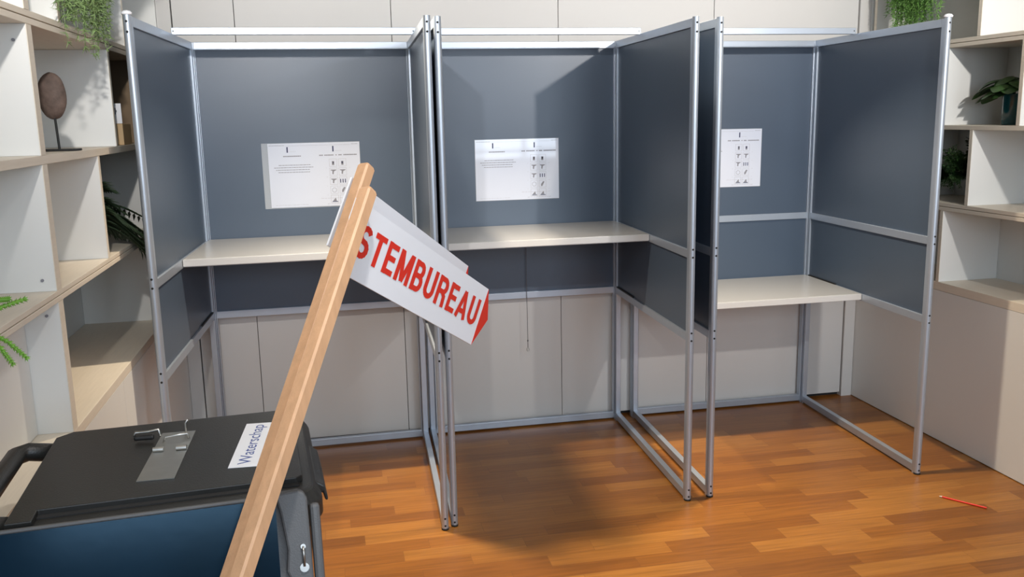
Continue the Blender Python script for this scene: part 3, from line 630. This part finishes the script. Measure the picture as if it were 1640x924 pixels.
# top left trailing fern
f2 = thing('trailing_fern', (-1.25, -1.38, 2.25), 'soft green feathery fern trailing from the top of the left shelving', 'plant')
pot(f2, (-1.25, -1.38, 2.25), 0.08, 0.12, m_potclay)
mb = MB(); needle_fern(mb, (-1.15, -1.38, 2.36), 250, (0.42, 0.74), (0.02, 0.15, 0.02), rng, (0.05, 0, 0), 0.020, -1.135)
mb.build('foliage', m_ivy, f2)
# lime sprigs at the left edge
f3 = thing('succulent_plant', (-1.26, -2.52, 1.17), 'lime green plant whose finger-like shoots reach in at the left picture edge', 'plant')
pot(f3, (-1.26, -2.52, 1.17), 0.055, 0.085, m_potclay)
mb = MB()
def shoot(mb, pts, leaf):
    pts = [Vector(p) for p in pts]; dense = []
    for i in range(len(pts)-1):
        for k in range(6): dense.append(pts[i].lerp(pts[i+1], k/6))
    dense.append(pts[-1]); mb.tube(dense, 0.0045, 8, 0.003)
    for i, q in enumerate(dense):
        for k in range(7):
            a = k*2*PI/7+i; d = (dense[min(i+1, len(dense)-1)]-dense[max(i-1, 0)]).normalized(); o_ = d.orthogonal().normalized(); o2 = d.cross(o_)
            v = ((o_*math.cos(a)+o2*math.sin(a))+d*0.9).normalized()*leaf
            w2 = v.cross(d).normalized()*leaf*0.18
            mb.add([q, q+v*.5+w2, q+v, q+v*.5-w2], [(0, 1, 2, 3)])
c0 = X(-1.24, -2.50, 1.26)
shoot(mb, [c0, (-1.18, -2.45, 1.245), (-1.13, -2.40, 1.232), (-1.10, -2.34, 1.236)], 0.011)
shoot(mb, [c0, (-1.17, -2.46, 1.26), (-1.13, -2.41, 1.250), (-1.115, -2.39, 1.248)], 0.011)
shoot(mb, [c0, (-1.16, -2.46, 1.20), (-1.13, -2.42, 1.155), (-1.118, -2.40, 1.115)], 0.011)
shoot(mb, [c0, (-1.15, -2.44, 1.20), (-1.12, -2.40, 1.16), (-1.10, -2.37, 1.118)], 0.011)
for k in range(10):
    a = rng.uniform(0, 2*PI); shoot(mb, [c0, c0+X(math.cos(a)*.03, math.sin(a)*.03, .02), c0+X(math.cos(a)*.05, math.sin(a)*.05, rng.uniform(-.02, .06))], 0.010)
mb.build('shoots', m_lime, f3)
# dark palm in the shaded left cell
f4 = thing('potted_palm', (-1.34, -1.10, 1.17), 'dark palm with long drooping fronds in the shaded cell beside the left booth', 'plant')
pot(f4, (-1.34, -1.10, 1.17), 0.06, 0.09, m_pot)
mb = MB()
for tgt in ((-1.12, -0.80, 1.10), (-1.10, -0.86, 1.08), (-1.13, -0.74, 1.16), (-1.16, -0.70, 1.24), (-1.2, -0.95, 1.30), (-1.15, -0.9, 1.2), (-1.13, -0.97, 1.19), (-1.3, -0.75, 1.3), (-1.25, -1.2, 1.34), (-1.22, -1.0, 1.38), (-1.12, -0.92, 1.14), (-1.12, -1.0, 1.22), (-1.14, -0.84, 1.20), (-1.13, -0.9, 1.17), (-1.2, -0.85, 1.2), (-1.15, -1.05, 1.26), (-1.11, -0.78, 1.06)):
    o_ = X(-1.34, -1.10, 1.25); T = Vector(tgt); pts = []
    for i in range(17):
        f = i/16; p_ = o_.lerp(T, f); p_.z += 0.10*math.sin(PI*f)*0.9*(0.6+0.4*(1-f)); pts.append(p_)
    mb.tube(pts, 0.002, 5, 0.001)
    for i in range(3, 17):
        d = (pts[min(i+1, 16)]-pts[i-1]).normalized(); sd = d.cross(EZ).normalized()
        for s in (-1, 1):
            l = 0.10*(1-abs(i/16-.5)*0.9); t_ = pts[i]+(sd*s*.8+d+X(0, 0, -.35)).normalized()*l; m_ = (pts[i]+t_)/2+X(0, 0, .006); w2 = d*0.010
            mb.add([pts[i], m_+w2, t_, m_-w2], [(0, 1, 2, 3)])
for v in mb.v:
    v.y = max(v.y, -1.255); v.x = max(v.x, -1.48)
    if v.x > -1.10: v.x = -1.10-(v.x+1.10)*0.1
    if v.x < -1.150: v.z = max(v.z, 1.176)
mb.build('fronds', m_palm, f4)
# broad-leaved plant in a teal glass vase
vx, vy, vz = 2.52, -0.875, 1.5155
f5 = thing('vase_plant', (vx, vy, vz), 'broad-leaved dark green plant in a shiny teal glass vase on the right shelving', 'plant')
MB().lathe((vx, vy, vz), [(0.036, 0), (0.041, 0.006), (0.043, 0.13), (0.045, 0.135), (0.040, 0.135), (0.036, 0.02), (0.005, 0.018)], 32).build('vase', m_teal, f5)
def leaf(mb, base, tip, width, curl=0.25):
    base = Vector(base); tip = Vector(tip); d = tip-base; L = d.length; d.normalize(); s = d.cross(EZ).normalized(); u = s.cross(d)
    n = 9; vs = []
    for i in range(n+1):
        f = i/n; w2 = width*math.sin(PI*min(1, f*0.97+0.03))**0.65*(1.15-0.5*f); c = base+d*(L*f)+u*(curl*L*math.sin(PI*f)*0.5)-EZ*(curl*L*f*f*0.6)
        vs += [c-s*w2-u*w2*0.25, c+u*0.0, c+s*w2-u*w2*0.25]
    mb.add(vs, [(3*i+k, 3*i+k+1, 3*i+k+4, 3*i+k+3) for i in range(n) for k in (0, 1)], True)
stm = MB(); lv = MB(); top = X(vx, vy, vz+0.13)
for (dx, dy, dz, w2, l2) in ((-.05, .10, .045, .040, .10), (-.05, .05, .085, .036, .10), (-.02, .0, .10, .035, .09), (-.07, .03, .03, .036, .08), (-.03, -.06, .08, .034, .08), (.04, .06, .10, .036, .09), (-.08, -.02, .06, .034, .07),
                             (.06, .0, .09, .035, .08), (-.06, .08, .01, .034, .08), (-.02, .12, .0, .034, .07), (.02, .11, .055, .036, .09), (-.06, .0, .02, .03, .06), (-.04, .07, .06, .036, .08), (-.07, .07, .05, .034, .07), (-.03, .03, .05, .036, .07), (-.06, -.05, .05, .034, .07)):
    p_ = top+X(dx, dy, dz)*0.8; stm.tube([top-EZ*0.05, top+X(dx*.25, dy*.25, dz*.6), p_], 0.0022, 6)
    hd = X(dx, dy, 0).normalized(); leaf(lv, p_, p_+hd*l2*0.9+X(0, 0, -0.4*l2), w2*1.35)
stm.build('stems', m_darkleaf, f5); lv.build('leaves', m_darkleaf, f5)
# dark fern in the right cell
f6 = thing('potted_fern', (2.56, -0.74, 1.1555), 'dark bushy fern in a black pot in the narrow cell of the right shelving', 'plant')
pot(f6, (2.56, -0.705, 1.1555), 0.048, 0.10, m_pot)
mb = MB()
for k in range(110):
    a = rng.uniform(0, 2*PI); el = rng.uniform(-.1, 1.0)
    frond(mb, (2.52, -0.66, 1.29), (math.cos(a)*math.cos(el)-0.25, math.sin(a)*math.cos(el)*0.5+0.15, math.sin(el)), rng.uniform(0.10, 0.20), 1.5, 0.0014, 0.022, 18, rng)
for k in range(3):
    frond(mb, (2.52, -0.70, 1.29), (-0.12*k, 0.12+0.05*k, 1.0), rng.uniform(0.17, 0.21), 0.0, 0.003, 0.013, 14, rng)
for k in range(50):
    frond(mb, (2.48+rng.uniform(-.04, .04), -0.62+rng.uniform(-.06, .06), 1.32), (-0.3, 0.15, 0.1), rng.uniform(0.12, 0.19), 4.0, 0.0014, 0.022, 18, rng)
for v in mb.v: v.y = min(max(v.y, -0.770), -0.312); v.x = max(v.x, 2.405); v.x = min(v.x, 2.70); v.z = min(max(v.z, 1.160), 1.488)
mb.build('foliage', m_darkleaf, f6)
# ------------------------------------------------------------------ red pencil on the floor
pa, pb = X(1.978, -1.301, 0.0042), X(2.078, -1.438, 0.0042); pd = (pb-pa).normalized()
pn = thing('red_pencil', tuple(pa), 'thin red pencil lying on the wooden floor at the right', 'pencil')
MB().cyl(pa, pb, 0.0040, n=6).build('barrel', m_red, pn)
MB().cyl(pa-pd*0.012, pa-pd*0.0002, 0.0012, 0.0040, n=12).build('sharpened_tip', m_birch, pn)

for o in list(bpy.data.objects):
    if '_w' in o: del o['_w']
